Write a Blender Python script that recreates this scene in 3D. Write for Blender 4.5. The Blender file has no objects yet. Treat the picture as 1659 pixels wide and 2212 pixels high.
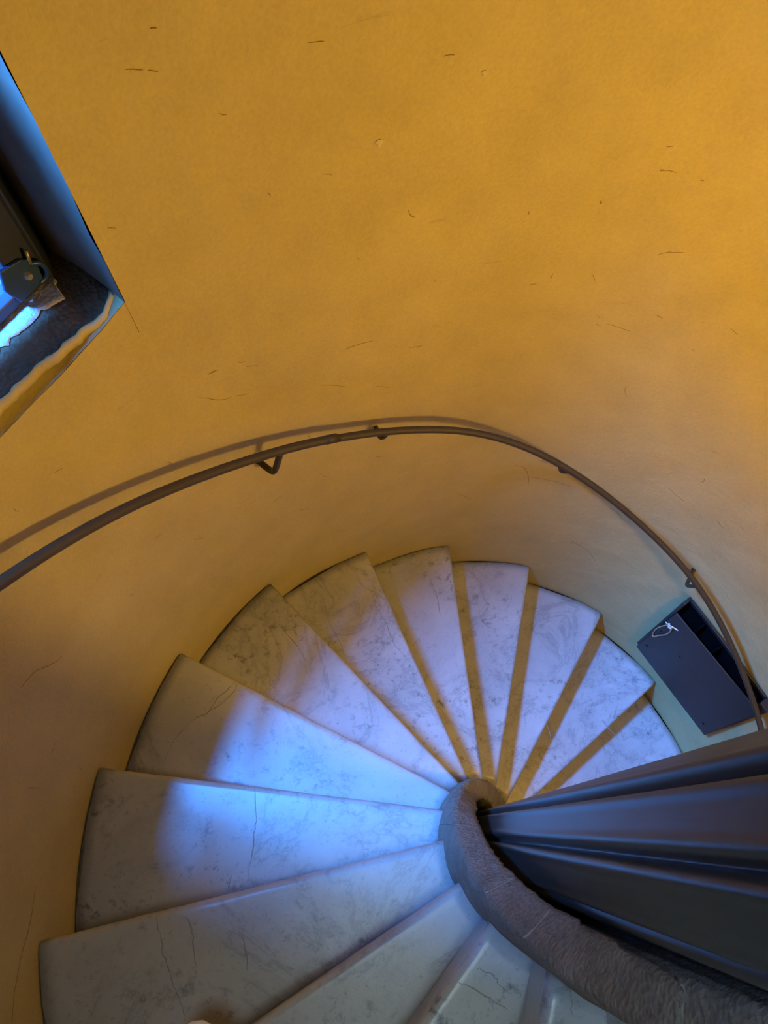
import bpy, bmesh, math, random
from mathutils import Vector, Matrix, noise

# ---------------------------------------------------------------- camera, sky, lights
scene = bpy.context.scene
C = scene.collection
R = math.radians
PI = math.pi

cam_data = bpy.data.cameras.new('camera')
cam_data.sensor_fit = 'VERTICAL'
cam_data.sensor_height = 36.0
cam_data.lens = 36.0 * 1600.0 / 2212.0
cam_data.clip_start = 0.02
cam = bpy.data.objects.new('camera', cam_data)
C.objects.link(cam)
cx = Vector((0.99969383, -0.02266681, -0.00992249))
cy = Vector((0.02474348, 0.9157913, 0.40089157))
cz = Vector((0.0, -0.40101434, 0.91607177))
cam.matrix_world = Matrix(((cx[0], cy[0], cz[0], -0.28678),
                           (cx[1], cy[1], cz[1], 0.01350),
                           (cx[2], cy[2], cz[2], 1.61898),
                           (0, 0, 0, 1)))
scene.camera = cam

world = bpy.data.worlds.new('dusk_sky')
scene.world = world
world.use_nodes = True
wn = world.node_tree.nodes
wl = world.node_tree.links
bg = wn['Background']
tc = wn.new('ShaderNodeTexCoord')
sp = wn.new('ShaderNodeSeparateXYZ')
mr = wn.new('ShaderNodeMapRange')
mr.inputs['From Min'].default_value = 0.0
mr.inputs['From Max'].default_value = 1.0
mixs = wn.new('ShaderNodeMix')
mixs.data_type = 'RGBA'
mixs.inputs['A'].default_value = (0.13, 0.33, 1.0, 1)
mixs.inputs['B'].default_value = (0.035, 0.275, 1.0, 1)
wl.new(tc.outputs['Generated'], sp.inputs[0])
wl.new(sp.outputs['Z'], mr.inputs['Value'])
wl.new(mr.outputs[0], mixs.inputs['Factor'])
wl.new(mixs.outputs['Result'], bg.inputs['Color'])
bg.inputs['Strength'].default_value = 1200.0

def lamp(name, kind, loc, color, power, size=0.1, target=None):
    d = bpy.data.lights.new(name, kind)
    d.color = color
    d.energy = power
    if kind == 'AREA':
        d.size = size
    else:
        d.shadow_soft_size = size
    o = bpy.data.objects.new(name, d)
    o.location = loc
    if target:
        o.rotation_euler = (Vector(target) - Vector(loc)).to_track_quat('-Z', 'Y').to_euler()
    C.objects.link(o)
    return o

# warm stairwell lamp on the right, under the flight above
lamp('stair_lamp', 'POINT', (0.56, -0.10, 0.86), (1.0, 0.60, 0.095), 37.0, 0.055)
# cool fill light added overhead to brighten the steps nearest the camera
up = lamp('upper_cool_fill', 'AREA', (-0.36, -0.16, 2.70), (0.66, 0.92, 1.0), 1.3, 0.45, (-0.12, -0.42, 0.3))
up.data.spread = R(55)
# portal in the sky blocker's roof opening (guides sampling only, gives no light of its own)
por = lamp('sky_portal', 'AREA', (-2.25, 0.475, 4.42), (1, 1, 1), 1.0, 1.0, (-2.25, 0.475, 0.0))
por.rotation_euler = (0, 0, 0)
por.data.shape = 'RECTANGLE'
por.data.size = 1.52
por.data.size_y = 1.07
por.data.cycles.is_portal = True

vs = scene.view_settings
vs.view_transform = 'Standard'
vs.look = 'None'
vs.exposure = 0.0
vs.gamma = 1.0
vs.use_curve_mapping = False
scene.cycles.sample_clamp_indirect = 6.0
scene.cycles.max_bounces = 10
scene.cycles.diffuse_bounces = 8

# ---------------------------------------------------------------- helpers
def link(name, bm, mat, parent=None, smooth=False):
    me = bpy.data.meshes.new(name)
    bmesh.ops.recalc_face_normals(bm, faces=bm.faces)
    bm.to_mesh(me)
    bm.free()
    if smooth:
        for p in me.polygons:
            p.use_smooth = True
    me.materials.append(mat)
    o = bpy.data.objects.new(name, me)
    C.objects.link(o)
    if parent is not None:
        o.parent = parent
        o.matrix_parent_inverse = parent.matrix_world.inverted()
    return o

def empty(name, loc, label, cat, group=None):
    o = bpy.data.objects.new(name, None)
    o.empty_display_size = 0.05
    o.matrix_world = Matrix.Translation(loc)
    C.objects.link(o)
    o['label'] = label
    o['category'] = cat
    if group:
        o['group'] = group
    return o

def struct(o, label=None):
    o['kind'] = 'structure'
    if label:
        o['label'] = label
    return o

def pl(r, az, z):
    return Vector((r * math.cos(R(az)), r * math.sin(R(az)), z))

def grid_mesh(rows, closed_u=False, closed_v=False, caps=False):
    """rows: list of lists of Vectors, all of one length."""
    bm = bmesh.new()
    V = [[bm.verts.new(p) for p in row] for row in rows]
    n, m = len(V), len(V[0])
    for i in range(n - (0 if closed_u else 1)):
        for j in range(m - (0 if closed_v else 1)):
            a, b = V[i][j], V[i][(j + 1) % m]
            c, d = V[(i + 1) % n][(j + 1) % m], V[(i + 1) % n][j]
            try:
                bm.faces.new((a, b, c, d))
            except ValueError:
                pass
    if caps:
        bm.faces.new(V[0][::-1])
        bm.faces.new(V[-1])
    return bm

def tube(points, rad, seg=12, cap=True):
    """a round bar swept along points (rad may be a list)."""
    n = len(points)
    rows = []
    prev = None
    for i, p in enumerate(points):
        t = (points[min(i + 1, n - 1)] - points[max(i - 1, 0)]).normalized()
        ref = prev if prev is not None else Vector((0, 0, 1))
        s = t.cross(ref)
        if s.length < 1e-4:
            s = t.cross(Vector((1, 0, 0)))
        s.normalize()
        u = s.cross(t).normalized()
        prev = u
        r = rad[i] if isinstance(rad, (list, tuple)) else rad
        rows.append([p + (s * math.cos(a) + u * math.sin(a)) * r for a in [2 * PI * k / seg for k in range(seg)]])
    return grid_mesh(rows, closed_v=True, caps=cap)

def smooth_path(P, n=6):
    """Catmull-Rom through the points."""
    out = []
    for i in range(len(P) - 1):
        p0 = P[max(i - 1, 0)]; p1 = P[i]; p2 = P[i + 1]; p3 = P[min(i + 2, len(P) - 1)]
        for k in range(n):
            t = k / n
            out.append(0.5 * ((2 * p1) + (p2 - p0) * t + (2 * p0 - 5 * p1 + 4 * p2 - p3) * t * t + (3 * p1 - p0 - 3 * p2 + p3) * t ** 3))
    out.append(P[-1].copy())
    return out

def prism(corners, thick_vec):
    """a slab: polygon corners extruded along a vector."""
    bm = bmesh.new()
    a = [bm.verts.new(p) for p in corners]
    b = [bm.verts.new(p + thick_vec) for p in corners]
    bm.faces.new(a); bm.faces.new(b[::-1])
    n = len(a)
    for i in range(n):
        bm.faces.new((a[i], a[(i + 1) % n], b[(i + 1) % n], b[i]))
    return bm

def bevel(bm, w, seg=2):
    bmesh.ops.bevel(bm, geom=list(bm.edges), offset=w, segments=seg, affect='EDGES', profile=0.5)
    return bm

# ---------------------------------------------------------------- materials
def mat_base(name):
    m = bpy.data.materials.new(name)
    m.use_nodes = True
    return m, m.node_tree.nodes, m.node_tree.links, m.node_tree.nodes['Principled BSDF']

def simple(name, col, rough=0.6, metal=0.0, noise_amt=0.12, scale=30.0, bump=0.0, spec=0.5):
    m, n, l, b = mat_base(name)
    t = n.new('ShaderNodeTexCoord')
    nz = n.new('ShaderNodeTexNoise')
    nz.inputs['Scale'].default_value = scale
    nz.inputs['Detail'].default_value = 5
    l.new(t.outputs['Object'], nz.inputs['Vector'])
    mx = n.new('ShaderNodeMix'); mx.data_type = 'RGBA'
    mx.inputs['A'].default_value = tuple(c * (1 - noise_amt) for c in col) + (1,)
    mx.inputs['B'].default_value = tuple(min(1, c * (1 + noise_amt)) for c in col) + (1,)
    l.new(nz.outputs['Fac'], mx.inputs['Factor'])
    l.new(mx.outputs['Result'], b.inputs['Base Color'])
    b.inputs['Roughness'].default_value = rough
    b.inputs['Metallic'].default_value = metal
    b.inputs['Specular IOR Level'].default_value = spec
    if bump:
        bp = n.new('ShaderNodeBump')
        bp.inputs['Strength'].default_value = bump
        bp.inputs['Distance'].default_value = 0.003
        l.new(nz.outputs['Fac'], bp.inputs['Height'])
        l.new(bp.outputs[0], b.inputs['Normal'])
    return m

def ramp(n, stops):
    r = n.new('ShaderNodeValToRGB')
    e = r.color_ramp.elements
    e[0].position, e[0].color = stops[0][0], tuple(stops[0][1]) + (1,)
    e[1].position, e[1].color = stops[-1][0], tuple(stops[-1][1]) + (1,)
    for p, c in stops[1:-1]:
        x = e.new(p); x.color = tuple(c) + (1,)
    return r

def mixc(n, l, mode, fac, a, b):
    m = n.new('ShaderNodeMix'); m.data_type = 'RGBA'; m.blend_type = mode
    if isinstance(fac, float): m.inputs['Factor'].default_value = fac
    else: l.new(fac, m.inputs['Factor'])
    for s, v in (('A', a), ('B', b)):
        if isinstance(v, tuple): m.inputs[s].default_value = v + (1,)
        else: l.new(v, m.inputs[s])
    return m.outputs['Result']

def make_plaster():
    m, n, l, b = mat_base('ochre_plaster')
    t = n.new('ShaderNodeTexCoord')
    big = n.new('ShaderNodeTexNoise'); big.inputs['Scale'].default_value = 2.2; big.inputs['Detail'].default_value = 4
    med = n.new('ShaderNodeTexNoise'); med.inputs['Scale'].default_value = 9.0; med.inputs['Detail'].default_value = 6
    fine = n.new('ShaderNodeTexNoise'); fine.inputs['Scale'].default_value = 160.0; fine.inputs['Detail'].default_value = 3
    mp = n.new('ShaderNodeMapping'); mp.inputs['Scale'].default_value = (5, 5, 40)
    st = n.new('ShaderNodeTexNoise'); st.inputs['Scale'].default_value = 1.6; st.inputs['Detail'].default_value = 7; st.inputs['Roughness'].default_value = 0.7
    l.new(t.outputs['Object'], mp.inputs[0]); l.new(mp.outputs[0], st.inputs['Vector'])
    for x in (big, med, fine): l.new(t.outputs['Object'], x.inputs['Vector'])
    c = mixc(n, l, 'MIX', big.outputs['Fac'], (0.50, 0.415, 0.175), (0.58, 0.49, 0.235))
    r1 = ramp(n, [(0.30, (0.86, 0.85, 0.82)), (0.62, (1, 1, 1))]); l.new(med.outputs['Fac'], r1.inputs[0])
    c = mixc(n, l, 'MULTIPLY', 0.55, c, r1.outputs[0])
    r2 = ramp(n, [(0.22, (0.55, 0.50, 0.42)), (0.36, (1, 1, 1))]); l.new(st.outputs['Fac'], r2.inputs[0])
    c = mixc(n, l, 'MULTIPLY', 0.6, c, r2.outputs[0])
    r3 = ramp(n, [(0.30, (0.90, 0.90, 0.90)), (0.70, (1.0, 1.0, 1.0))]); l.new(fine.outputs['Fac'], r3.inputs[0])
    c = mixc(n, l, 'MULTIPLY', 1.0, c, r3.outputs[0])
    l.new(c, b.inputs['Base Color'])
    b.inputs['Roughness'].default_value = 0.62
    b.inputs['Specular IOR Level'].default_value = 0.3
    bp = n.new('ShaderNodeBump'); bp.inputs['Strength'].default_value = 0.22; bp.inputs['Distance'].default_value = 0.003
    bp2 = n.new('ShaderNodeBump'); bp2.inputs['Strength'].default_value = 0.35; bp2.inputs['Distance'].default_value = 0.02
    l.new(med.outputs['Fac'], bp2.inputs['Height']); l.new(fine.outputs['Fac'], bp.inputs['Height'])
    l.new(bp2.outputs[0], bp.inputs['Normal']); l.new(bp.outputs[0], b.inputs['Normal'])
    return m

def make_marble():
    m, n, l, b = mat_base('veined_marble')
    t = n.new('ShaderNodeTexCoord')
    oi = n.new('ShaderNodeObjectInfo')
    mul = n.new('ShaderNodeMath'); mul.operation = 'MULTIPLY'; mul.inputs[1].default_value = 40.0
    l.new(oi.outputs['Random'], mul.inputs[0])
    cb = n.new('ShaderNodeCombineXYZ')
    for i in range(3): l.new(mul.outputs[0], cb.inputs[i])
    ad = n.new('ShaderNodeVectorMath'); ad.operation = 'ADD'
    l.new(t.outputs['Object'], ad.inputs[0]); l.new(cb.outputs[0], ad.inputs[1])
    v = ad.outputs[0]
    def nz(scale, det, rough=0.5, dist=0.0):
        x = n.new('ShaderNodeTexNoise'); x.inputs['Scale'].default_value = scale; x.inputs['Detail'].default_value = det
        x.inputs['Roughness'].default_value = rough; x.inputs['Distortion'].default_value = dist
        l.new(v, x.inputs['Vector']); return x
    cloud = nz(4.0, 6, 0.6, 0.4)
    vein = nz(2.6, 9, 0.68, 0.7)
    spots = nz(34.0, 6, 0.72)
    patch = nz(4.5, 3)
    speck = nz(90.0, 3, 0.7)
    c = mixc(n, l, 'MIX', cloud.outputs['Fac'], (0.23, 0.23, 0.23), (0.53, 0.525, 0.51))
    rv = ramp(n, [(0.44, (1, 1, 1)), (0.490, (0.80, 0.80, 0.80)), (0.502, (0.45, 0.45, 0.46)), (0.514, (0.85, 0.85, 0.85)), (0.56, (1, 1, 1))])
    l.new(vein.outputs['Fac'], rv.inputs[0])
    c = mixc(n, l, 'MULTIPLY', 0.55, c, rv.outputs[0])
    rs = ramp(n, [(0.34, (0.34, 0.34, 0.36)), (0.46, (1, 1, 1))]); l.new(spots.outputs['Fac'], rs.inputs[0])
    rp = ramp(n, [(0.45, (0, 0, 0)), (0.62, (0.9, 0.9, 0.9))]); l.new(patch.outputs['Fac'], rp.inputs[0])
    c = mixc(n, l, 'MULTIPLY', rp.outputs[0], c, rs.outputs[0])
    rk = ramp(n, [(0.27, (0.65, 0.65, 0.65)), (0.42, (1, 1, 1))]); l.new(speck.outputs['Fac'], rk.inputs[0])
    c = mixc(n, l, 'MULTIPLY', 0.7, c, rk.outputs[0])
    l.new(c, b.inputs['Base Color'])
    b.inputs['Roughness'].default_value = 0.30
    b.inputs['Specular IOR Level'].default_value = 0.5
    bp = n.new('ShaderNodeBump'); bp.inputs['Strength'].default_value = 0.12; bp.inputs['Distance'].default_value = 0.004
    l.new(spots.outputs['Fac'], bp.inputs['Height']); l.new(bp.outputs[0], b.inputs['Normal'])
    return m

def make_rough_stone(name, c1, c2, rough=0.85, bump=0.8, scale=60.0):
    m, n, l, b = mat_base(name)
    t = n.new('ShaderNodeTexCoord')
    a = n.new('ShaderNodeTexNoise'); a.inputs['Scale'].default_value = scale; a.inputs['Detail'].default_value = 8; a.inputs['Roughness'].default_value = 0.7
    d = n.new('ShaderNodeTexNoise'); d.inputs['Scale'].default_value = scale * 0.18; d.inputs['Detail'].default_value = 5
    p = n.new('ShaderNodeTexVoronoi'); p.inputs['Scale'].default_value = scale * 1.6
    for x in (a, d, p): l.new(t.outputs['Object'], x.inputs['Vector'])
    c = mixc(n, l, 'MIX', d.outputs['Fac'], c1, c2)
    ra = ramp(n, [(0.30, (0.5, 0.5, 0.5)), (0.55, (1, 1, 1)), (0.72, (1, 1, 1)), (0.80, (1.0, 1.0, 1.0))]); l.new(a.outputs['Fac'], ra.inputs[0])
    c = mixc(n, l, 'MULTIPLY', 0.8, c, ra.outputs[0])
    l.new(c, b.inputs['Base Color'])
    b.inputs['Roughness'].default_value = rough
    b.inputs['Specular IOR Level'].default_value = 0.3
    ad = n.new('ShaderNodeMath'); ad.operation = 'ADD'
    l.new(a.outputs['Fac'], ad.inputs[0]); l.new(p.outputs['Distance'], ad.inputs[1])
    bp = n.new('ShaderNodeBump'); bp.inputs['Strength'].default_value = bump; bp.inputs['Distance'].default_value = 0.004
    l.new(ad.outputs[0], bp.inputs['Height']); l.new(bp.outputs[0], b.inputs['Normal'])
    return m

M_PLASTER = make_plaster()
M_MARBLE = make_marble()
M_CURB = make_rough_stone('rough_grey_stone', (0.13, 0.115, 0.095), (0.37, 0.33, 0.275), 0.75, 1.0, 95.0)
M_SILL = make_rough_stone('worn_brown_stone', (0.11, 0.075, 0.045), (0.22, 0.155, 0.09), 0.75, 1.0, 90.0)
M_SILLPAINT = make_rough_stone('worn_pale_paint', (0.50, 0.48, 0.45), (0.68, 0.66, 0.62), 0.7, 0.6, 120.0)
M_VAULT = make_rough_stone('vault_plaster', (0.45, 0.36, 0.20), (0.55, 0.46, 0.28), 0.9, 0.3, 20.0)
M_MORTAR = simple('pale_mortar', (0.36, 0.33, 0.28), 0.9, bump=0.5, scale=200)
M_COLUMN = simple('grey_column_paint', (0.030, 0.033, 0.031), 0.36, noise_amt=0.25, scale=9.0, bump=0.08)
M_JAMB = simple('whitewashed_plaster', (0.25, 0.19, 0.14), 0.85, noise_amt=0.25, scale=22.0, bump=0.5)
M_BRONZE = simple('bronze_painted_iron', (0.045, 0.033, 0.016), 0.55, metal=0.1, noise_amt=0.3, scale=60.0, bump=0.12)
M_SKYBLOCK = simple('dark_skyblock_render', (0.10, 0.09, 0.08), 0.9)  # for the unseen enclosure that masks most of the sky
M_NAVY = simple('navy_painted_wood', (0.018, 0.024, 0.055), 0.5, noise_amt=0.3, scale=25.0)
M_LATCH = simple('blue_painted_iron', (0.03, 0.07, 0.18), 0.4, metal=0.3, scale=60.0)
M_SCREW = simple('bright_steel', (0.62, 0.60, 0.56), 0.35, metal=0.8, scale=90.0)
M_BRASS = simple('dull_brass', (0.45, 0.36, 0.12), 0.4, metal=0.7)
M_BOX = simple('dark_grey_paint', (0.017, 0.017, 0.018), 0.5, noise_amt=0.12, scale=12.0)
M_BOXIN = simple('cavity_shade_black', (0.002, 0.002, 0.003), 0.95, spec=0.05)  # near-black in place of the shade inside the box and its holes
M_CORD = simple('frayed_white_cord', (0.62, 0.60, 0.56), 0.8, scale=300.0, noise_amt=0.3)
M_TWINE = simple('tan_twine', (0.36, 0.25, 0.16), 0.9, scale=300.0, noise_amt=0.3)
M_SCUFF = simple('brown_scuff', (0.27, 0.18, 0.065), 0.8, scale=400.0, noise_amt=0.4)
M_VEIN = simple('dark_grey_vein', (0.22, 0.21, 0.20), 0.5, scale=300.0, noise_amt=0.4)
M_PATCH = simple('pale_filler', (0.56, 0.50, 0.36), 0.8, scale=200.0)
M_SHOE = simple('beige_leather', (0.62, 0.50, 0.42), 0.55, scale=80.0, bump=0.1)
M_SOLE = simple('white_rubber', (0.70, 0.68, 0.64), 0.6)
M_FLOOR = simple('grey_floor_stone', (0.35, 0.33, 0.30), 0.7)

def make_glass():
    m, n, l, b = mat_base('window_glass')
    n.remove(b)
    tr = n.new('ShaderNodeBsdfTransparent'); gl = n.new('ShaderNodeBsdfGlossy'); fr = n.new('ShaderNodeLayerWeight'); pw = n.new('ShaderNodeMath'); ma = n.new('ShaderNodeMath'); mx = n.new('ShaderNodeMixShader')
    tr.inputs['Color'].default_value = (0.93, 0.95, 0.96, 1)
    gl.inputs['Roughness'].default_value = 0.03
    fr.inputs['Blend'].default_value = 0.5
    pw.operation = 'POWER'; pw.inputs[1].default_value = 4.0
    ma.operation = 'MULTIPLY_ADD'; ma.inputs[1].default_value = 0.6; ma.inputs[2].default_value = 0.04
    l.new(fr.outputs['Facing'], pw.inputs[0]); l.new(pw.outputs[0], ma.inputs[0]); l.new(ma.outputs[0], mx.inputs[0]); l.new(tr.outputs[0], mx.inputs[1]); l.new(gl.outputs[0], mx.inputs[2])
    l.new(mx.outputs[0], n['Material Output'].inputs['Surface'])
    return m
M_GLASS = make_glass()

# ---------------------------------------------------------------- the stair's plan
H = 0.18           # rise of one step
DT = 19.2498       # turn of one step, degrees
T0 = 191.114       # azimuth of step 0
# azimuth and radius of the nosing at the wall and at the newel, as the stair was laid out (uneven, hand-cut)
OUT = {-3: (248.20, 0.980), -2: (226.22, 0.980), -1: (207.97, 0.981), 0: (189.16, 0.982), 1: (169.67, 0.977),
       2: (150.33, 0.975), 3: (131.17, 0.974), 4: (111.30, 0.963), 5: (93.01, 0.981), 6: (74.09, 0.990),
       7: (54.45, 0.994), 8: (34.86, 0.986)}
INN = {-3: 237.16, -2: 216.24, -1: 200.0, 0: 177.93, 1: 158.0, 2: 139.77, 3: 124.25, 4: 108.2, 5: 86.48,
       6: 64.9, 7: 40.93, 8: 20.0}
K0, K1 = -9, 15
for k in range(K0 - 1, K1 + 1):
    if k not in OUT:
        OUT[k] = (T0 - k * DT - 1.9, 0.980)
    if k not in INN:
        INN[k] = T0 - k * DT - 12.0
R_IN = 0.172

_wr = sorted([(OUT[k][0], OUT[k][1]) for k in range(-1, 9)])
def wall_r(az):
    """inner radius of the round wall: it wanders by a centimetre or two."""
    a = az % 360.0
    if a <= 20 or a >= 230: return 0.981
    pts = [(20.0, 0.981)] + _wr + [(230.0, 0.981)]
    for (a0, r0), (a1, r1) in zip(pts, pts[1:]):
        if a0 <= a <= a1:
            t = (a - a0) / (a1 - a0)
            t = t * t * (3 - 2 * t)
            return r0 + (r1 - r0) * t
    return 0.981

def pitch(az):
    """height of the nosing line at an azimuth (not wrapped)."""
    return (az - T0) / DT * H

def line_az(k, rho):
    """azimuth where the nosing line of step k passes radius rho."""
    I = pl(R_IN, INN[k], 0); O = pl(OUT[k][1], OUT[k][0], 0)
    d = (O - I).normalized()
    b = I.dot(d); c = I.dot(I) - rho * rho
    t = -b + math.sqrt(max(b * b - c, 0.0))
    P = I + d * t
    a = math.degrees(math.atan2(P.y, P.x))
    ref = OUT[k][0]
    while a < ref - 180: a += 360
    while a > ref + 180: a -= 360
    return a
WALL_MARKS = [(0.83, [(125.16, 1.07), (124.56, 1.066), (124.08, 1.062)]), (0.83, [(123.83, 1.06), (123.09, 1.054)]), (0.83, [(122.82, 1.101), (122.4, 1.099)]), (0.83, [(101.51, 0.967), (101.04, 0.967), (100.59, 0.965)]), (0.83, [(112.11, 0.835), (111.7, 0.833), (111.3, 0.828)]), (0.83, [(117.1, 0.834), (117.0, 0.827)]), (1.32, [(104.09, 0.719), (103.9, 0.709), (103.66, 0.702), (103.28, 0.698)]), (2.42, [(80.36, 0.752), (80.13, 0.753), (79.91, 0.753)]), (0.83, [(79.87, 0.753), (79.32, 0.753), (78.77, 0.751)]), (2.86, [(84.81, 0.688), (84.72, 0.682)]), (0.83, [(91.64, 0.669), (91.57, 0.661)]), (0.83, [(130.62, 0.895), (130.32, 0.892), (130.05, 0.888)]), (2.86, [(127.45, 0.511), (126.93, 0.511), (126.39, 0.509)]), (1.1, [(129.58, 0.472), (128.71, 0.455), (127.86, 0.436), (126.97, 0.422), (126.03, 0.415)]), (0.83, [(125.57, 0.412), (124.76, 0.404), (123.92, 0.397)]), (0.83, [(111.63, 0.411), (109.9, 0.413), (108.19, 0.408)]), (0.83, [(73.69, 0.17), (73.59, 0.149), (72.95, 0.13)]), (0.83, [(80.55, 0.367), (79.99, 0.362)]), (0.83, [(79.39, 0.371), (77.9, 0.364), (76.39, 0.357)]), (0.83, [(124.0, 0.499), (123.19, 0.491)]), (0.83, [(123.34, 0.479), (122.1, 0.466)]), (0.83, [(115.34, 0.324), (113.59, 0.304), (111.83, 0.278)]), (0.83, [(107.95, 0.245), (106.27, 0.222)]), (0.83, [(117.41, -0.057), (116.8, -0.085), (115.57, -0.105)]), (0.83, [(108.41, -0.084), (107.37, -0.093)]), (0.83, [(125.49, -0.076), (124.66, -0.075), (123.83, -0.073)]), (0.83, [(94.22, -0.436), (92.34, -0.475), (90.64, -0.507)]), (0.83, [(84.56, -0.28), (83.17, -0.288), (82.02, -0.326), (81.22, -0.391)]), (0.83, [(81.44, -0.345), (77.73, -0.356), (74.22, -0.367)]), (0.83, [(69.16, -0.754), (67.78, -0.764), (64.96, -0.793), (62.61, -0.85)]), (0.83, [(66.4, -0.436), (64.79, -0.446), (63.34, -0.476)]), (0.83, [(60.38, -0.211), (58.99, -0.226), (57.39, -0.238)]), (0.83, [(51.59, -0.237), (50.83, -0.251), (50.02, -0.257)]), (0.83, [(57.38, -0.118), (57.07, -0.112), (57.24, -0.096)]), (1.1, [(159.23, 0.21), (159.84, 0.219), (160.69, 0.237), (161.39, 0.258), (162.0, 0.278), (164.08, 0.297)]), (0.83, [(149.32, 0.099), (148.57, 0.083)]), (1.43, [(183.52, 0.026), (185.14, 0.028), (187.37, 0.039), (189.84, 0.068), (191.83, 0.087), (193.37, 0.102), (195.75, 0.117)]), (0.83, [(138.25, 0.038), (137.72, 0.021), (137.03, 0.007)]), (0.83, [(145.58, 0.576), (145.22, 0.574), (144.8, 0.57)]), (0.83, [(150.41, 0.597), (150.4, 0.588), (150.25, 0.581)]), (0.83, [(142.2, 0.177), (141.31, 0.173)]), (0.83, [(80.6, 0.797), (80.08, 0.798)]), (0.83, [(87.44, 0.514), (87.47, 0.499)]), (0.83, [(83.07, 0.511), (82.43, 0.491)]), (0.83, [(109.5, 0.647), (109.18, 0.64)]), (0.83, [(112.41, 0.699), (112.14, 0.696)]), (0.83, [(100.93, 0.534), (100.59, 0.525)]), (0.83, [(80.83, 0.393), (80.39, 0.385)]), (0.83, [(74.5, 0.418), (73.57, 0.412)]), (0.83, [(68.74, 0.342), (68.36, 0.34)]), (0.83, [(119.7, 0.977), (119.21, 0.972)]), (0.83, [(112.25, 1.03), (111.04, 1.026)]), (0.83, [(118.1, 0.152), (117.86, 0.125)]), (0.83, [(77.21, 0.575), (76.18, 0.584), (74.62, 0.589)]), (0.83, [(89.69, 0.483), (88.92, 0.484)]), (0.83, [(122.29, -0.2), (120.55, -0.217)]), (0.83, [(140.15, 0.295), (139.48, 0.295)]), (0.83, [(103.57, 0.344), (101.8, 0.338)]), (0.83, [(66.27, 0.431), (65.16, 0.418)]), (0.83, [(76.56, 0.743), (76.13, 0.742)]), (0.83, [(135.99, 0.368), (135.33, 0.344)]), (0.83, [(170.1, -0.07), (170.52, -0.089)]), (0.83, [(173.45, 0.136), (173.16, 0.079)]), (0.83, [(169.44, 0.082), (167.96, 0.081)])]
TREAD_VEINS = {4: [[(-0.414, 0.873), (-0.403, 0.84), (-0.361, 0.774), (-0.322, 0.744), (-0.322, 0.703), (-0.293, 0.654), (-0.264, 0.576), (-0.238, 0.544), (-0.213, 0.514)], [(-0.49, 0.722), (-0.472, 0.651), (-0.437, 0.582), (-0.418, 0.529)]], 2: [[(-0.685, 0.392), (-0.703, 0.362), (-0.751, 0.326), (-0.804, 0.297), (-0.843, 0.25), (-0.867, 0.193)], [(-0.702, 0.39), (-0.737, 0.354), (-0.77, 0.308)]], 1: [[(-0.6, 0.121), (-0.592, 0.062), (-0.594, 0.026), (-0.599, -0.025), (-0.605, -0.07)], [(-0.64, -0.047), (-0.644, -0.074), (-0.65, -0.097)]], 0: [[(-0.689, -0.12), (-0.678, -0.136), (-0.67, -0.162), (-0.663, -0.203)], [(-0.747, -0.118), (-0.736, -0.15), (-0.726, -0.182), (-0.712, -0.211), (-0.702, -0.235), (-0.686, -0.26), (-0.675, -0.287)], [(-0.582, -0.138), (-0.571, -0.177), (-0.563, -0.214)]], -2: [[(-0.168, -0.165), (-0.158, -0.169), (-0.142, -0.178), (-0.136, -0.189), (-0.123, -0.198)], [(-0.195, -0.182), (-0.176, -0.192), (-0.151, -0.204), (-0.127, -0.216)]], -3: [[(-0.068, -0.16), (-0.072, -0.171), (-0.072, -0.182), (-0.071, -0.195)]], 5: [[(-0.127, 0.852), (-0.105, 0.783), (-0.101, 0.715)], [(-0.039, 0.236), (-0.025, 0.219), (-0.0, 0.214)]], 6: [[(0.082, 0.944), (0.1, 0.951)], [(0.044, 0.228), (0.062, 0.207)]], 3: [[(-0.613, 0.606), (-0.555, 0.535), (-0.527, 0.486)], [(-0.576, 0.316), (-0.536, 0.296)]], 8: [[(0.564, 0.421), (0.611, 0.357)], [(0.639, 0.483), (0.604, 0.411)]], 7: [[(0.305, 0.393), (0.318, 0.326)]]}

# ---------------------------------------------------------------- the setting: round wall, vaults
AZ_A, AZ_B = 131.9, 170.0        # window opening
def sill_z(az):
    pts = [(131.9, 0.768), (135, 0.748), (140, 0.728), (146.6, 0.722), (152, 0.735), (170.1, 0.735)]
    for (a0, z0), (a1, z1) in zip(pts, pts[1:]):
        if a0 <= az <= a1:
            return z0 + (z1 - z0) * (az - a0) / (a1 - a0)
    return 0.735
Z_TOP = 2.2
azs = sorted(set([round(a, 3) for a in [AZ_A + 1.5 * i for i in range(0, int((AZ_B - AZ_A) / 1.5))] + [AZ_B]] +
                 [round(AZ_B + (360 + AZ_A - AZ_B) * i / 150.0, 3) for i in range(1, 150)]))
def wob(az, z):
    p = pl(1.0, az, z) * 2.3
    return 0.004 * noise.noise(p) + 0.0015 * noise.noise(p * 3.1)
def wall_rows():
    zs_lo = [-3.2 + 0.1 * i for i in range(39)]             # up to 0.6
    rows = []
    nlo = len(zs_lo)
    bm = bmesh.new()
    cols = []
    for a in azs:
        s = sill_z(a) if AZ_A <= a <= AZ_B else 0.735
        zs = zs_lo + [s] + [s + (Z_TOP - s) * i / 14.0 for i in range(1, 15)] + [Z_TOP + 0.3 * i for i in range(1, 8)]
        cols.append([bm.verts.new(pl(wall_r(a) + wob(a, z), a, z)) for z in zs])
    n = len(azs)
    for i in range(n):
        j = (i + 1) % n
        hole_col = azs[i] >= AZ_A - 1e-6 and azs[j] <= AZ_B + 1e-6 and azs[j] > azs[i]
        for q in range(len(cols[0]) - 1):
            if hole_col and nlo <= q < nlo + 14:
                continue
            bm.faces.new((cols[i][q], cols[j][q], cols[j][q + 1], cols[i][q + 1]))
    return bm
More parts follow.
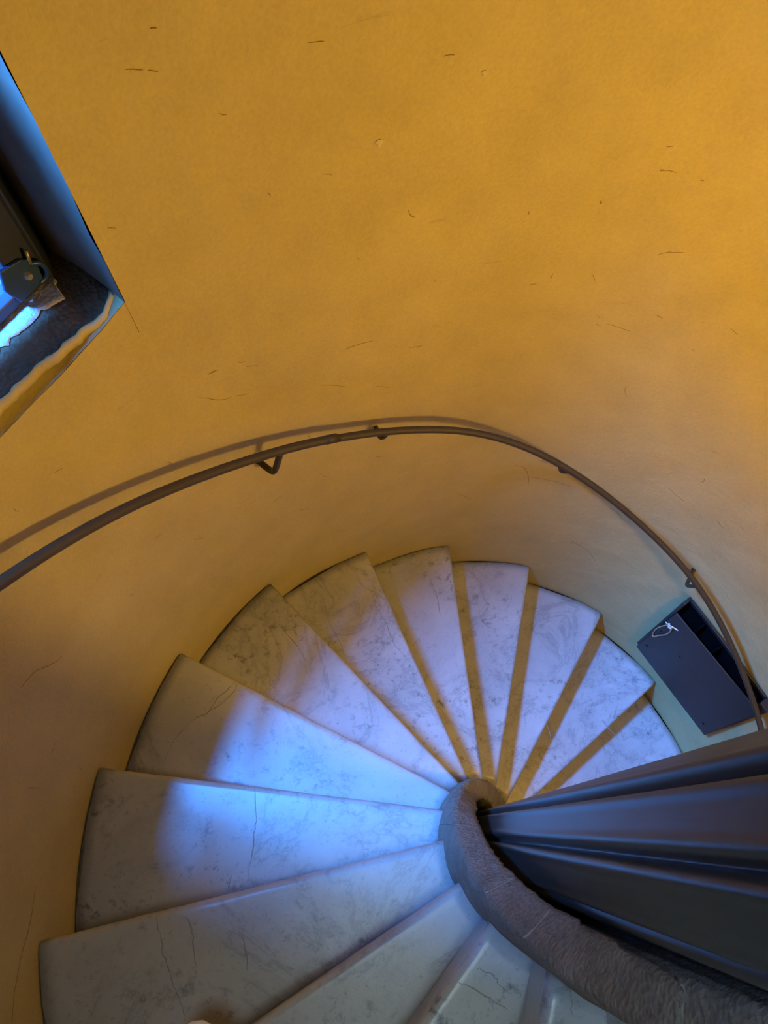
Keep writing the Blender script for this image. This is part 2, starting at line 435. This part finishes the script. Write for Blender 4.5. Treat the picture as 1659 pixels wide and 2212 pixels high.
wall = struct(link('wall_round', wall_rows(), M_PLASTER, smooth=True), 'ochre yellow plastered round stairwell wall with scuffs')

# outer face of the tower, with the same window
OUT_A, OUT_B, R_OUT = 133.2, 170.0, 1.24
bm = bmesh.new()
oaz = [OUT_A + (OUT_B - OUT_A) * i / 20.0 for i in range(21)] + [OUT_B + (360 + OUT_A - OUT_B) * i / 60.0 for i in range(1, 60)]
ozs = [-3.2, 0.80, 2.19, 4.25]
cols = [[bm.verts.new(pl(R_OUT, a, z)) for z in ozs] for a in oaz]
for i in range(len(oaz)):
    j = (i + 1) % len(oaz)
    for q in range(3):
        if q == 1 and i < 20: continue
        bm.faces.new((cols[i][q], cols[j][q], cols[j][q + 1], cols[i][q + 1]))
struct(link('wall_outer', bm, M_VAULT))
struct(link('ceiling', prism([pl(1.3, a, 4.2) for a in range(0, 360, 10)], Vector((0, 0, 0.1))), M_VAULT))
struct(link('floor', prism([pl(1.3, a, -3.05) for a in range(0, 360, 10)], Vector((0, 0, -0.1))), M_FLOOR))

# unseen dark enclosure added outside, so sky light enters by one roof hole only
CX0, CX1, CY0, CY1, CZ = -3.6, 1.5, -1.6, 2.4, 4.35
HX0, HX1, HY0, HY1 = -3.00, -1.50, -0.05, 1.00
for nm, quad in (('skyblock_left', [(CX0, CY0), (CX0, CY1)]), ('skyblock_front', [(CX0, CY1), (CX1, CY1)]),
                 ('skyblock_right', [(CX1, CY1), (CX1, CY0)]), ('skyblock_back', [(CX1, CY0), (CX0, CY0)])):
    (xa, ya), (xb, yb) = quad
    struct(link(nm, prism([Vector((xa, ya, -3.2)), Vector((xb, yb, -3.2)), Vector((xb, yb, CZ)), Vector((xa, ya, CZ))], Vector((0, 0, 0))) if False else
                grid_mesh([[Vector((xa, ya, z)) for z in (-3.2, CZ)], [Vector((xb, yb, z)) for z in (-3.2, CZ)]]), M_SKYBLOCK))
xs = [CX0, HX0, HX1, CX1]; ys = [CY0, HY0, HY1, CY1]
bm = bmesh.new()
V = [[bm.verts.new((x, y, CZ)) for y in ys] for x in xs]
for i in range(3):
    for j in range(3):
        if (i, j) != (1, 1):
            bm.faces.new((V[i][j], V[i + 1][j], V[i + 1][j + 1], V[i][j + 1]))
bmesh.ops.solidify(bm, geom=list(bm.faces), thickness=0.05)
struct(link('skyblock_roof', bm, M_SKYBLOCK))
struct(link('skyblock_floor', grid_mesh([[Vector((x, y, -3.2)) for y in (CY0, CY1)] for x in (CX0, CX1)]), M_SKYBLOCK))

# window reveals
P_A0, P_A1 = pl(0.975, 131.9, 0), Vector((-0.815, 0.862, 0))
P_A2 = pl(R_OUT, OUT_A, 0)
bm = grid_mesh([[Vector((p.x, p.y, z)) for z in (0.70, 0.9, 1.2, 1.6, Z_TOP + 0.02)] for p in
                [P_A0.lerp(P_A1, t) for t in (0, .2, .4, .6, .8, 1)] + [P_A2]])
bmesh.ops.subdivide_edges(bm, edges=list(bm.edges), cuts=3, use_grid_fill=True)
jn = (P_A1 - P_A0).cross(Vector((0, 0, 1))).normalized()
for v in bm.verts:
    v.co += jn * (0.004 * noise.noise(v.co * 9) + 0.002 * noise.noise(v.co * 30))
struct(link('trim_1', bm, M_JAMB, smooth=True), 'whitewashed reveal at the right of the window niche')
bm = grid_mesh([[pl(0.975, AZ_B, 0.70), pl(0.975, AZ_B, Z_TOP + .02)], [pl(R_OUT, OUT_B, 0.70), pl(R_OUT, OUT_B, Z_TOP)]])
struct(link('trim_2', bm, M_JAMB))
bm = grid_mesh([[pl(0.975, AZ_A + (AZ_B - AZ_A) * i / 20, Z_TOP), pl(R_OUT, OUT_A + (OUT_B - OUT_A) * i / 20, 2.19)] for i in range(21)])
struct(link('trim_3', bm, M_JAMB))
# sub-sill bed: narrow recessed ledge between the wall edge and the stone sill
bm = grid_mesh([[pl(0.976, AZ_A + (AZ_B - AZ_A) * i / 40, sill_z(AZ_A + (AZ_B - AZ_A) * i / 40)),
                 pl(1.004, AZ_A + (AZ_B - AZ_A) * i / 40, sill_z(AZ_A + (AZ_B - AZ_A) * i / 40) + 0.004),
                 pl(1.012, AZ_A + (AZ_B - AZ_A) * i / 40, 0.750)] for i in range(41)])
struct(link('trim_4', bm, M_PLASTER, smooth=True), 'narrow ochre plaster ledge below the stone sill')

# sloping masonry under the steps (each turn roofs the turn below it)
rows = []
a = T0 - 15.5 * DT
while a < T0 + 21.5 * DT:
    z = pitch(a)
    rows.append([pl(0.14, a, z - 0.215), pl(0.9845, a, z - 0.215), pl(0.9845, a, z - 0.30), pl(0.14, a, z - 0.30)])
    a += 5.0
struct(link('ceiling_vault', grid_mesh(rows, closed_v=True, caps=True), M_VAULT, smooth=False), 'masonry vault carrying the stone steps')

# ---------------------------------------------------------------- steps
NOSE = [(0.016, -0.036), (0.006, -0.0345), (0.0015, -0.030), (0.0, -0.022), (0.0002, -0.014), (0.0014, -0.0085), (0.0040, -0.0042), (0.0080, -0.0014), (0.0125, -0.0003), (0.018, 0.0)]
def tread_bm(k):
    rng = random.Random(100 + k)
    ns = 26
    rows = []
    for j in range(ns + 1):
        s = j / ns
        row = []
        wear = 0.0014 * math.sin(PI * s)
        for (d, z) in NOSE:
            rr = R_IN + (OUT[k][1] - 0.0035 - R_IN) * s
            af = line_az(k, rr)
            chip = 0.0012 * noise.noise(Vector((s * 18, k * 3.7, 0.3)))
            row.append(pl(rr, af + math.degrees((d + chip) / rr), z - wear * min(1.0, d / 0.018)))
        for f in (0.12, 0.25, 0.4, 0.55, 0.7, 0.85, 1.0):
            # follow the wall between this nosing and the next one up
            rr = R_IN + (0.98 - R_IN) * s
            for _ in range(2):
                af = line_az(k, rr); ab = line_az(k - 1, min(rr, OUT[k - 1][1])) + math.degrees(0.022 / rr)
                an = af + math.degrees(0.018 / rr)
                az = an + (ab - an) * f
                ro = wall_r(az) - 0.0035
                if k < -1 or k > 8: ro = 0.9765
                rr = R_IN + (ro - R_IN) * s
            row.append(pl(rr, az, -wear * (1 - f)))
        rr = R_IN + (0.9765 - R_IN) * s
        ab = line_az(k - 1, rr) + math.degrees(0.022 / rr)
        row.append(pl(rr, ab, -0.037))
        rows.append(row)
    bm = grid_mesh(rows, closed_v=True, caps=True)
    bmesh.ops.translate(bm, verts=bm.verts, vec=Vector((0, 0, -k * H)))
    return bm

def riser_bm(k):
    rows = []
    for j in range(13):
        rr = R_IN + 0.004 + (0.9745 - R_IN) * j / 12
        af = line_az(k, rr)
        f = af + math.degrees(0.012 / rr); b = af + math.degrees(0.030 / rr)
        zt, zb = -k * H - 0.0375, -(k + 1) * H + 0.0005
        rows.append([pl(rr, f, zt), pl(rr, f, zb), pl(rr, b, zb), pl(rr, b, zt)])
    return grid_mesh(rows, closed_v=True, caps=True)

STEP_LABEL = {
 -5: 'marble stair step just past the bottom right corner, highest of the flight',
 10: 'marble stair step hidden behind the grey column, next below the lowest visible one',
 -4: 'marble stair step at the bottom right corner, above the one with the bright nosing',
 -3: 'marble stair step with a white-edged nosing and visible riser beside the stone curb, bottom right',
 -2: 'small grey marble step with dark green veins, next below the white-edged one',
 -1: 'marble step in the lower middle with a pale diagonal nosing, under the shoe',
 0: 'wide marble step whose nosing catches a thin bright blue line of light',
 1: 'marble step lying brightest in the blue window light, left of the newel',
 2: 'marble step with a diagonal dark crack near the wall and a blue lit narrow end',
 3: 'dim brownish marble step, its wall corner just right of the crooked cracked one',
 4: 'marble step with a long jagged dark crack running beside its nosing',
 5: 'marble step at the top of the fan, its wall corner the highest in the view',
 6: 'marble step right of the topmost one, with a yellow shadow band along its left side',
 7: 'pale lavender marble step whose pointed corner lies left of the dark wall box',
 8: 'pale marble step whose chipped corner touches the foot of the wall below the dark box',
 9: 'lowest visible marble step, cut off by the grey column',
}
WR = 'winding marble steps of the spiral stair'
TREADS = {}
for k in range(K0, K1):
    if not (-5 <= k <= 10): continue
    az_mid = OUT[k][0] + 9
    lab = STEP_LABEL.get(k, 'marble winder step of the spiral stair hidden behind the newel column')
    st = empty('stair_step', pl(0.6, az_mid, -(k + 1) * H), lab, 'step', WR)
    tr = link('tread', tread_bm(k), M_MARBLE, st, smooth=True)
    rs = link('riser', riser_bm(k), M_MARBLE, st)
    TREADS[k] = tr

def ribbon(bm, pts, up, w, lift=0.0006, jitter=0.0, seed=0):
    """a thin tapering raised strip lying on a surface; up(p) gives the surface normal."""
    rng = random.Random(seed)
    P = smooth_path(pts, 4)
    n = len(P)
    L = []
    for i, p in enumerate(P):
        t = (P[min(i + 1, n - 1)] - P[max(i - 1, 0)]).normalized()
        u = up(p)
        s = t.cross(u).normalized()
        ww = w * (0.35 + 0.65 * math.sin(PI * (i + 0.4) / (n - 0.2))) * rng.uniform(0.55, 1.25)
        off = s * rng.uniform(-jitter, jitter)
        L.append([p + off + s * ww + u * 0.0001, p + off + s * ww * 0.6 + u * lift, p + off - s * ww * 0.6 + u * lift, p + off - s * ww + u * 0.0001])
    V = [[bm.verts.new(x) for x in r] for r in L]
    for i in range(n - 1):
        for j in range(3):
            bm.faces.new((V[i][j], V[i][j + 1], V[i + 1][j + 1], V[i + 1][j]))

for k, lines in TREAD_VEINS.items():
    for i, L in enumerate(lines):
        bm = bmesh.new()
        ribbon(bm, [Vector((x, y, -k * H - 0.0006)) for x, y in L], lambda p: Vector((0, 0, 1)), 0.0012, 0.0006, 0.0022, seed=k * 7 + i)
        o = link('vein', bm, M_VEIN, TREADS[k])

# scuffs and scratches on the plaster, joined: too fine to pick apart
bm = bmesh.new()
inward = lambda p: Vector((-p.x, -p.y, 0)).normalized()
for i, (w, L) in enumerate(WALL_MARKS):
    pts = [pl(wall_r(a) + wob(a, z) - 0.0002, a, z) for a, z in L]
    ribbon(bm, pts, inward, 0.0009 * w, 0.0005, 0.0006, seed=i)
o = link('scuff_marks', bm, M_SCUFF, wall)
o['kind'] = 'stuff'
for (a, z, s) in ((106.95, 0.86, 0.0055), (97.95, 0.93, 0.004), (124.0, 0.9, 0.0)):
    if not s: continue
    bm = bmesh.new()
    vs_ = [bm.verts.new(pl(wall_r(a) + wob(a, z) - 0.0012, a + math.degrees(s * math.cos(t) * (1 + .4 * math.sin(3 * t))), z + s * 1.2 * math.sin(t))) for t in [2 * PI * i / 12 for i in range(12)]]
    ctr = bm.verts.new(pl(wall_r(a) + wob(a, z) - 0.003, a, z))
    for i in range(12):
        bm.faces.new((vs_[i], vs_[(i + 1) % 12], ctr))
    link('filler_patch', bm, M_PATCH, wall, smooth=True)

# ---------------------------------------------------------------- newel: stone curb stones and the fluted column
CC = Vector((-0.021, 0.0, 0.0))
def cp(r, az, z):
    return CC + pl(r, az, z)
curb = empty('newel_curb', (0.0, 0.0, -0.9), 'rough grey stone curb winding around the open newel beside the steps', 'curb')
JO = [-70, -30, 8, 44, 84, 128, 168, 204, 221, 252, 290, 325]
def curb_section(a, jit, seed):
    z = pitch(a) + 0.35
    n1 = noise.noise(Vector((a * 0.12, 1.0, seed))) ; n2 = noise.noise(Vector((a * 0.33, 5.0, seed)))
    n3 = noise.noise(Vector((a * 0.45, 9.0, seed)))
    n4 = noise.noise(Vector((a * 1.1, 2.0, seed)))
    ri = 0.101 + 0.0035 * n1 + 0.0030 * n2 + 0.0028 * n4
    ro = 0.154 + 0.0030 * n2
    return [cp(0.128, a, z - 1.52), cp(0.104, a, z - 1.50), cp(ri + 0.001, a, z - 0.02), cp(ri + 0.006, a, z - 0.005 + 0.004 * n3 + 0.003 * n4),
            *[cp(q, a, z + 0.0025 * n2 + 0.0045 * noise.noise(Vector((a * 0.55, q * 130, seed))) + 0.002 * noise.noise(Vector((a * 1.6, q * 330, seed)))) for q in (0.111, 0.116, 0.121, 0.126, 0.131, 0.136, 0.141, 0.1455)], cp(ro - 0.006, a, z - 0.004 + 0.003 * n1),
            cp(ro, a, z - 0.014), cp(ro + 0.006, a, z - 0.12), cp(0.163, a, z - 0.26), cp(0.165, a, z - 0.46), cp(0.150, a, z - 1.52)]
for i in range(len(JO) - 1):
    a0, a1 = JO[i] + 0.2, JO[i + 1] - 0.2
    n = max(6, int((a1 - a0) / 0.8))
    rows = [curb_section(a0 + (a1 - a0) * j / n, 0, i * 3.3) for j in range(n + 1)]
    link('curb_stone', grid_mesh(rows, closed_v=True, caps=True), M_CURB, curb, smooth=True)
    if i:
        a = JO[i]
        rows = []
        for j in range(3):
            aa = a - 0.3 + 0.3 * j
            z = pitch(aa) + 0.35
            rows.append([cp(0.13, aa, z - 0.5), cp(0.107, aa, z - 0.006), cp(0.112, aa, z - 0.001), cp(0.145, aa, z - 0.001), cp(0.1515, aa, z - 0.008), cp(0.16, aa, z - 0.5)])
        link('mortar_joint', grid_mesh(rows, closed_v=True, caps=True), M_MORTAR, curb)

KC = Vector((-0.010, -0.007, 0.0))
GRO = [135.0, 174.5, 221.0, 268.0, 313.0, 355.0, 35.0, 75.0]
def col_r(az, z):
    r = 0.0845
    for g in GRO:
        d = (az - g + 180) % 360 - 180
        r -= 0.0125 * math.exp(-(d / 3.0) ** 2)
        r += 0.0026 * math.exp(-((abs(d) - 8.0) / 3.6) ** 2)
    d0 = min(abs((az - g + 180) % 360 - 180) for g in GRO)
    r -= 0.0010 * (d0 / 22.0) ** 2
    return r
rows = []
for i in range(120):
    z = -1.9 + 5.6 * i / 119.0
    rows.append([KC + pl(col_r(a, z) + 0.0006 * noise.noise(Vector((a * .05, z * 3, 0))), a + (z - 0.3) * 7.5, z) for a in [j * 1.5 for j in range(240)]])
colm = empty('newel_column', (-0.01, -0.007, -1.9), 'dark grey fluted newel column rising inside the stone curb', 'column')
link('shaft', grid_mesh(rows, closed_v=True, caps=True), M_COLUMN, colm, smooth=True)
link('shaft_foot', grid_mesh([[KC + pl(rr, a, zz) for a in range(0, 360, 10)] for rr, zz in ((0.088, -2.1), (0.088, -1.93), (0.086, -1.9))], closed_v=True, caps=True), M_COLUMN, colm, smooth=True)

# ---------------------------------------------------------------- handrail
RAIL = [(160.5, 0.662), (156.868, 0.618), (153.201, 0.574), (149.791, 0.533), (145.946, 0.489), (141.923, 0.442), (137.72, 0.393), (133.304, 0.344),
        (128.639, 0.298), (123.76, 0.257), (119.44, 0.221), (115.362, 0.19), (110.859, 0.158), (106.635, 0.13), (102.713, 0.106), (98.744, 0.083),
        (95.451, 0.062), (92.067, 0.036), (88.196, 0.002), (84.14, -0.039), (79.883, -0.088), (75.283, -0.143), (70.47, -0.2), (65.356, -0.259),
        (60.028, -0.315), (54.282, -0.374), (50.009, -0.415), (45.29, -0.462), (40.529, -0.517), (34.74, -0.585), (29.739, -0.642), (25.375, -0.689),
        (21.119, -0.728), (18.499, -0.75), (10.0, -0.82), (0.0, -0.91)]
RR = 0.909
pts = [pl(RR, a, z) for a, z in RAIL]
# a little smoothing, the bar is one fair curve
for _ in range(2):
    pts = [pts[0]] + [pts[i] * 0.5 + (pts[i - 1] + pts[i + 1]) * 0.25 for i in range(1, len(pts) - 1)] + [pts[-1]]
jx = 11
rail = empty('handrail', pl(0.979, 107.0, 0.06), 'thin bronze iron handrail curving down along the ochre wall', 'handrail')
first = smooth_path([pl(RR, 184, 0.93), pl(RR, 172, 0.795)] + pts[:jx + 1], 6)
second = smooth_path([p + Vector((0, 0, -0.002)) for p in pts[jx:]], 6)
second[0] = second[0].lerp(second[1], 0.35)
link('rail_bar', tube(first, 0.0099, 14), M_BRONZE, rail, smooth=True).__setitem__('label', 'upper, thicker length of rail bar')
link('rail_bar', tube(second, 0.0089, 14), M_BRONZE, rail, smooth=True)
e0 = first[-1]; dd = (first[-1] - first[-3]).normalized()
link('joint_sleeve', tube([e0 - dd * 0.002, e0 + dd * 0.006], 0.0076, 12), M_BRONZE, rail, smooth=True)
link('joint_sleeve', tube([e0 - dd * 0.030, e0 - dd * 0.001], 0.0105, 14), M_BRONZE, rail, smooth=True)

BR = [  # rail end, low bend, wall end as (radius, azimuth, height)
    [(0.909, 123.54, 0.243), (0.913, 124.3, 0.200), (0.922, 124.95, 0.162), (0.950, 125.35, 0.150), (0.979, 125.64, 0.150), (0.990, 125.7, 0.150)],
    [(0.909, 107.70, 0.122), (0.913, 108.1, 0.104), (0.925, 108.4, 0.088), (0.950, 108.35, 0.078), (0.968, 108.19, 0.066), (0.985, 108.15, 0.058)],
    [(0.909, 76.23, -0.130), (0.913, 77.1, -0.146), (0.922, 77.9, -0.166), (0.950, 77.85, -0.200), (0.979, 77.78, -0.230), (0.998, 77.75, -0.245)],
    [(0.909, 46.44, -0.457), (0.913, 47.3, -0.487), (0.925, 47.85, -0.523), (0.948, 48.10, -0.533), (0.979, 48.31, -0.541), (0.998, 48.35, -0.545)]]
for i, b in enumerate(BR):
    P = smooth_path([pl(*q) for q in b], 5)
    br = link('bracket', tube(P, 0.0056 if i else 0.0075, 10), M_BRONZE, rail, smooth=True)
    w = P[-1]
    wr = wall_r(b[-1][1])
    c0 = pl(wr + 0.002, b[-1][1], b[-1][2]); c1 = pl(wr - 0.003, b[-1][1], b[-1][2])
    link('wall_plate', tube([c0, c1], 0.0070, 12), M_BRONZE, br, smooth=False)

# ---------------------------------------------------------------- dark box on the wall
box = empty('wall_box', pl(0.98, 33.0, -1.3), 'dark grey open-topped metal wall box low on the wall above the last steps', 'box')
oTL, oTR, oBL, oBR = pl(0.957, 45.6, -0.696), pl(0.957, 20.75, -0.762), pl(0.957, 45.0, -1.216), pl(0.957, 20.45, -1.266)
cen = (oTL + oTR + oBL + oBR) / 4
nrm = (oTR - oTL).cross(oBL - oTL).normalized()
if nrm.dot(cen) < 0: nrm = -nrm          # pointing out into the wall
def strip(p, q, inw, w, depth):
    return bevel(prism([p, q, q + inw * w, p + inw * w], nrm * depth), 0.002, 2)
ux = (oTR - oTL).normalized(); uz = (oTL - oBL).normalized()
link('side_panel', strip(oTL, oBL, ux, 0.012, 0.034), M_BOX, box)
link('side_panel', strip(oTR, oBR, -ux, 0.036, 0.034), M_BOX, box)
link('bottom_panel', strip(oBL + ux * 0.012, oBR - ux * 0.037, uz, 0.012, 0.034), M_BOX, box)
link('top_rim', bevel(prism([oTL + ux * .012 + nrm * .026, oTR - ux * .037 + nrm * .026, oTR - ux * .037 - uz * 0.016 + nrm * .026, oTL + ux * .012 - uz * 0.016 + nrm * .026], nrm * 0.008), 0.0015, 2), M_BOX, box)
link('back_panel', prism([p + nrm * 0.030 for p in (oTL + ux * .012 - uz * .016, oTR - ux * .037 - uz * .016, oBR - ux * .037 + uz * .012, oBL + ux * .012 + uz * .012)], nrm * 0.003), M_BOXIN, box)
dTL, dTR, dBR, dBL = pl(0.945, 44.85, -0.748), pl(0.954, 21.4, -0.792), pl(0.956, 20.55, -1.264), pl(0.955, 44.4, -1.225)
door = link('door_panel', bevel(prism([dTL - nrm * .004, dTR - nrm * .004, dBR - nrm * .002, dBL - nrm * .002], -nrm * 0.005), 0.0012, 2), M_BOX, box)
def on_door(u, v, off=0.0):
    p = dTL.lerp(dTR, u).lerp(dBL.lerp(dBR, u), v)
    return p - nrm * (0.0092 + off)
for (u, v) in ((0.055, 0.80), (0.90, 0.86), (0.035, 0.40), (0.30, 0.42)):
    s = 0.004 if v > 0.5 else 0.0022
    link('screw_hole', tube([on_door(u, v, -0.001), on_door(u, v, 0.0004)], s, 10), M_BOXIN, door)
# divider seen inside the open top
for u in (0.22, 0.42):
    a = (oTL + nrm * 0.004 - uz * 0.02) + ux * 0.42 * u
    link('inner_bracket', prism([a, a + ux * 0.006, a + ux * 0.006 - uz * 0.08, a - uz * 0.08], nrm * 0.025), M_BOXIN, box)
cord = empty('cord', on_door(0.06, 0.12), 'frayed white and tan cord knotted through the dark wall box', 'cord')
def dp(*uv): return [on_door(u, v, o) for u, v, o in uv]
link('cord_strand', tube(smooth_path(dp((0.0, 0.215, 0.003), (0.025, 0.195, 0.006), (0.06, 0.165, 0.007), (0.085, 0.155, 0.005), (0.118, 0.142, 0.003)), 6), 0.0024, 8), M_CORD, cord, smooth=True)
link('cord_strand', tube(smooth_path(dp((0.035, 0.19, 0.006), (0.018, 0.26, 0.005), (0.0, 0.36, 0.003), (-0.005, 0.46, 0.003), (0.012, 0.56, 0.003)), 6), 0.0026, 8), M_TWINE, cord, smooth=True)
link('cord_strand', tube(smooth_path(dp((0.065, 0.165, 0.006), (0.085, 0.25, 0.005), (0.08, 0.37, 0.003), (0.05, 0.47, 0.003), (0.035, 0.55, 0.003), (0.012, 0.56, 0.003)), 6), 0.0028, 8), M_TWINE, cord, smooth=True)
link('knot', tube(smooth_path(dp((0.03, 0.17, 0.006), (0.05, 0.20, 0.009), (0.07, 0.19, 0.007)), 6), 0.0036, 8), M_CORD, cord, smooth=True)

# ---------------------------------------------------------------- window: stone sill, casement, latch
win = empty('window_1', pl(1.1, 155, 0.75), 'deep window niche with a dark blue casement in the ochre wall', 'window')
del win['category']; win['kind'] = 'structure'
rows = []
ns = 90
for i in range(ns + 1):
    a = 132.15 + (AZ_B - 132.6) * i / ns
    nz1 = noise.noise(Vector((a * 0.6, 0, 0))); nz2 = noise.noise(Vector((a * 1.7, 3, 0)))
    lip = 0.984 + 0.004 * nz1 + 0.0025 * nz2 + (0.010 * max(0, 1 - (a - 132.6) / 1.0))
    row = [pl(1.22, a, 0.745), pl(1.004, a, 0.745), pl(lip + 0.002, a, 0.747), pl(lip, a, 0.753 + 0.001 * nz2), pl(lip + 0.005, a, 0.7575 + 0.0015 * nz1)]
    for q in range(1, 13):
        rr = lip + 0.005 + (1.22 - lip - 0.005) * q / 12
        row.append(pl(rr, a, 0.7585 + 0.0022 * noise.noise(Vector((a * .7, rr * 40, 1))) + 0.0012 * noise.noise(Vector((a * 2.5, rr * 130, 4)))))
    up_ = 0.014 * max(0.0, 1 - (a - 132.1) / 2.6)
    rows.append([p + Vector((0, 0, up_)) for p in row])
link('window_sill', grid_mesh(rows, closed_v=True, caps=True), M_SILL, win, smooth=True)['label'] = 'worn brown stone sill'
rows = []
for i in range(ns + 1):
    a = 132.2 + (AZ_B - 132.7) * i / ns
    nz1 = noise.noise(Vector((a * 0.6, 0, 0))); nz2 = noise.noise(Vector((a * 1.7, 3, 0)))
    lip = 0.984 + 0.004 * nz1 + 0.0025 * nz2 + (0.010 * max(0, 1 - (a - 132.6) / 1.0))
    w = 0.0045 + 0.004 * noise.noise(Vector((a * 1.1, 7, 0)))
    rows.append([pl(lip - 0.0015, a, 0.745), pl(lip - 0.0025, a, 0.755), pl(lip + 0.002, a, 0.7598), pl(lip + w, a, 0.7600), pl(lip + w + .003, a, 0.756), pl(lip + 0.01, a, 0.745)])
    up_ = 0.014 * max(0.0, 1 - (a - 132.1) / 2.6)
    rows[-1] = [p + Vector((0, 0, up_)) for p in rows[-1]]
link('plaster_edge', grid_mesh(rows, closed_v=True, caps=True), M_PLASTER, win, smooth=True)['label'] = 'ochre plaster edge along the sill'
rows = []
for i in range(121):
    a = 134.5 + (AZ_B - 135.5) * i / 120
    rg = 1.052 + 0.010 * noise.noise(Vector((a * 0.5, 0, 2))) + 0.008 * noise.noise(Vector((a * 1.9, 4, 2))) + (0.03 if i < 2 else 0)
    rows.append([pl(rg, a, 0.7600), pl(rg + 0.0015, a, 0.7622)] + [pl(rg + 0.0015 + (1.105 - rg) * q / 8, a, 0.7622 + 0.0012 * noise.noise(Vector((a * 1.5, q * 1.3, 6)))) for q in range(1, 9)])
link('worn_paint', grid_mesh(rows), M_SILLPAINT, win, smooth=True)['label'] = 'worn pale paint on the outer half of the sill'
# glazed casement: stiles, rails, panes and an added light-blocking panel
f0 = Vector((-0.800, 0.872, 0)); l0 = Vector((-0.769, 0.777, 0)); l1 = Vector((-1.115, 0.264, 0))
def board(p, q, z0, z1, t):
    d = (q - p).normalized(); n = Vector((-d.y, d.x, 0))
    return prism([Vector((p.x, p.y, z0)), Vector((q.x, q.y, z0)), Vector((q.x, q.y, z1)), Vector((p.x, p.y, z1))], n * t)
link('window_frame', bevel(board(l0 + Vector((0.004, 0.003, 0)), f0 + Vector((0.0, 0.02, 0)), 0.757, 2.20, 0.04), 0.003), M_NAVY, win)
ld = (l1 - l0).normalized(); ln = Vector((-ld.y, ld.x, 0))
if ln.dot(Vector((-0.28, 0, 0)) - l0) < 0: ln = -ln
def lp(s, z, off):
    p = l0 + ld * s + ln * off
    return Vector((p.x, p.y, z))
def bar(s0, s1, z0, z1, o0=-0.034, o1=0.0):
    return bevel(prism([lp(s0, z0, o0), lp(s1, z0, o0), lp(s1, z1, o0), lp(s0, z1, o0)], ln * (o1 - o0)), 0.003)
SL = (l1 - l0).length
leaf = link('casement_leaf', bar(0.0, 0.050, 0.764, 2.15), M_NAVY, win)
link('stile', bar(SL - 0.03, SL + 0.02, 0.764, 2.18), M_NAVY, leaf)
link('bottom_rail', bar(0.051, SL - 0.031, 0.764, 0.785), M_NAVY, leaf)
link('top_rail', bar(0.051, SL - 0.031, 2.09, 2.15), M_NAVY, leaf)
link('light_block_panel', bar(0.051, SL - 0.031, 0.905, 1.32, -0.028, -0.006), M_NAVY, leaf)  # added solid panel, sized to keep sky light off the inner sill
for z0, z1 in ((0.785, 0.905), (1.32, 2.09)):
    link('pane', prism([lp(0.051, z0, -0.018), lp(SL - 0.031, z0, -0.018), lp(SL - 0.031, z1, -0.018), lp(0.051, z1, -0.018)], ln * 0.003), M_GLASS, leaf)
LS, LZ = 0.030, 0.803
pl_ = bevel(prism([lp(LS - .018, LZ - .026, .001), lp(LS + .030, LZ - .030, .001), lp(LS + .040, LZ + .004, .001), lp(LS + .030, LZ + .034, .001), lp(LS - .004, LZ + .026, .001), lp(LS - .020, LZ + .010, .001)], ln * 0.006), 0.0015)
latch = link('latch_plate', pl_, M_LATCH, leaf)
latch['label'] = 'blue iron latch with a bright screw'
link('screw', tube([lp(LS, LZ - .002, .007), lp(LS, LZ - .002, .0115)], [0.0060, 0.0045], 12), M_SCREW, latch)
link('latch_hook', tube(smooth_path([lp(LS - .012, LZ + .010, .006), lp(LS - .023, LZ + .004, .010), lp(LS - .027, LZ - .012, .010), lp(LS - .022, LZ - .024, .008), lp(LS - .010, LZ - .026, .006)], 5), 0.0038, 8), M_LATCH, latch, smooth=True)
link('latch_pin', tube([lp(LS - .012, LZ + .012, .008), lp(LS - .016, LZ + .034, .010)], 0.0026, 8), M_BRASS, latch, smooth=True)

# ---------------------------------------------------------------- toe of the photographer's shoe
sd = Vector((-0.50, 0.866, 0)).normalized(); sx = Vector((sd.y, -sd.x, 0))
tip = Vector((-0.628, -0.262, 0.18))
shoe = empty('shoe', tip - sd * 0.14, 'beige shoe at the bottom edge, its rounded toe over a step nosing', 'shoe')
def shoe_rows(prof):
    rows = []
    for (s, w, z0, z1) in prof:
        c = tip - sd * s
        ring = []
        for i in range(20):
            t = 2 * PI * i / 20
            x = math.copysign(abs(math.cos(t)) ** 0.8, math.cos(t)) * w
            zz = (z0 + z1) / 2 + math.copysign(abs(math.sin(t)) ** 0.7, math.sin(t)) * (z1 - z0) / 2
            ring.append(c + sx * x + Vector((0, 0, zz)))
        rows.append(ring)
    return grid_mesh(rows, closed_v=True, caps=True)
link('upper', shoe_rows([(0.003, 0.010, 0.016, 0.026), (0.010, 0.024, 0.014, 0.040), (0.025, 0.036, 0.013, 0.050), (0.05, 0.044, 0.013, 0.056), (0.09, 0.047, 0.013, 0.066),
     (0.14, 0.043, 0.013, 0.085), (0.19, 0.038, 0.013, 0.095), (0.24, 0.037, 0.013, 0.098), (0.272, 0.028, 0.013, 0.096), (0.28, 0.012, 0.02, 0.09)]), M_SHOE, shoe, smooth=True)
link('sole', shoe_rows([(-0.002, 0.012, 0.004, 0.012), (0.006, 0.028, 0.001, 0.015), (0.022, 0.040, 0.0, 0.016), (0.05, 0.048, 0.0, 0.016), (0.09, 0.051, 0, 0.016), (0.14, 0.045, 0, 0.016),
     (0.20, 0.040, 0, 0.018), (0.26, 0.036, 0, 0.020), (0.284, 0.020, 0.002, 0.020)]), M_SOLE, shoe, smooth=True)
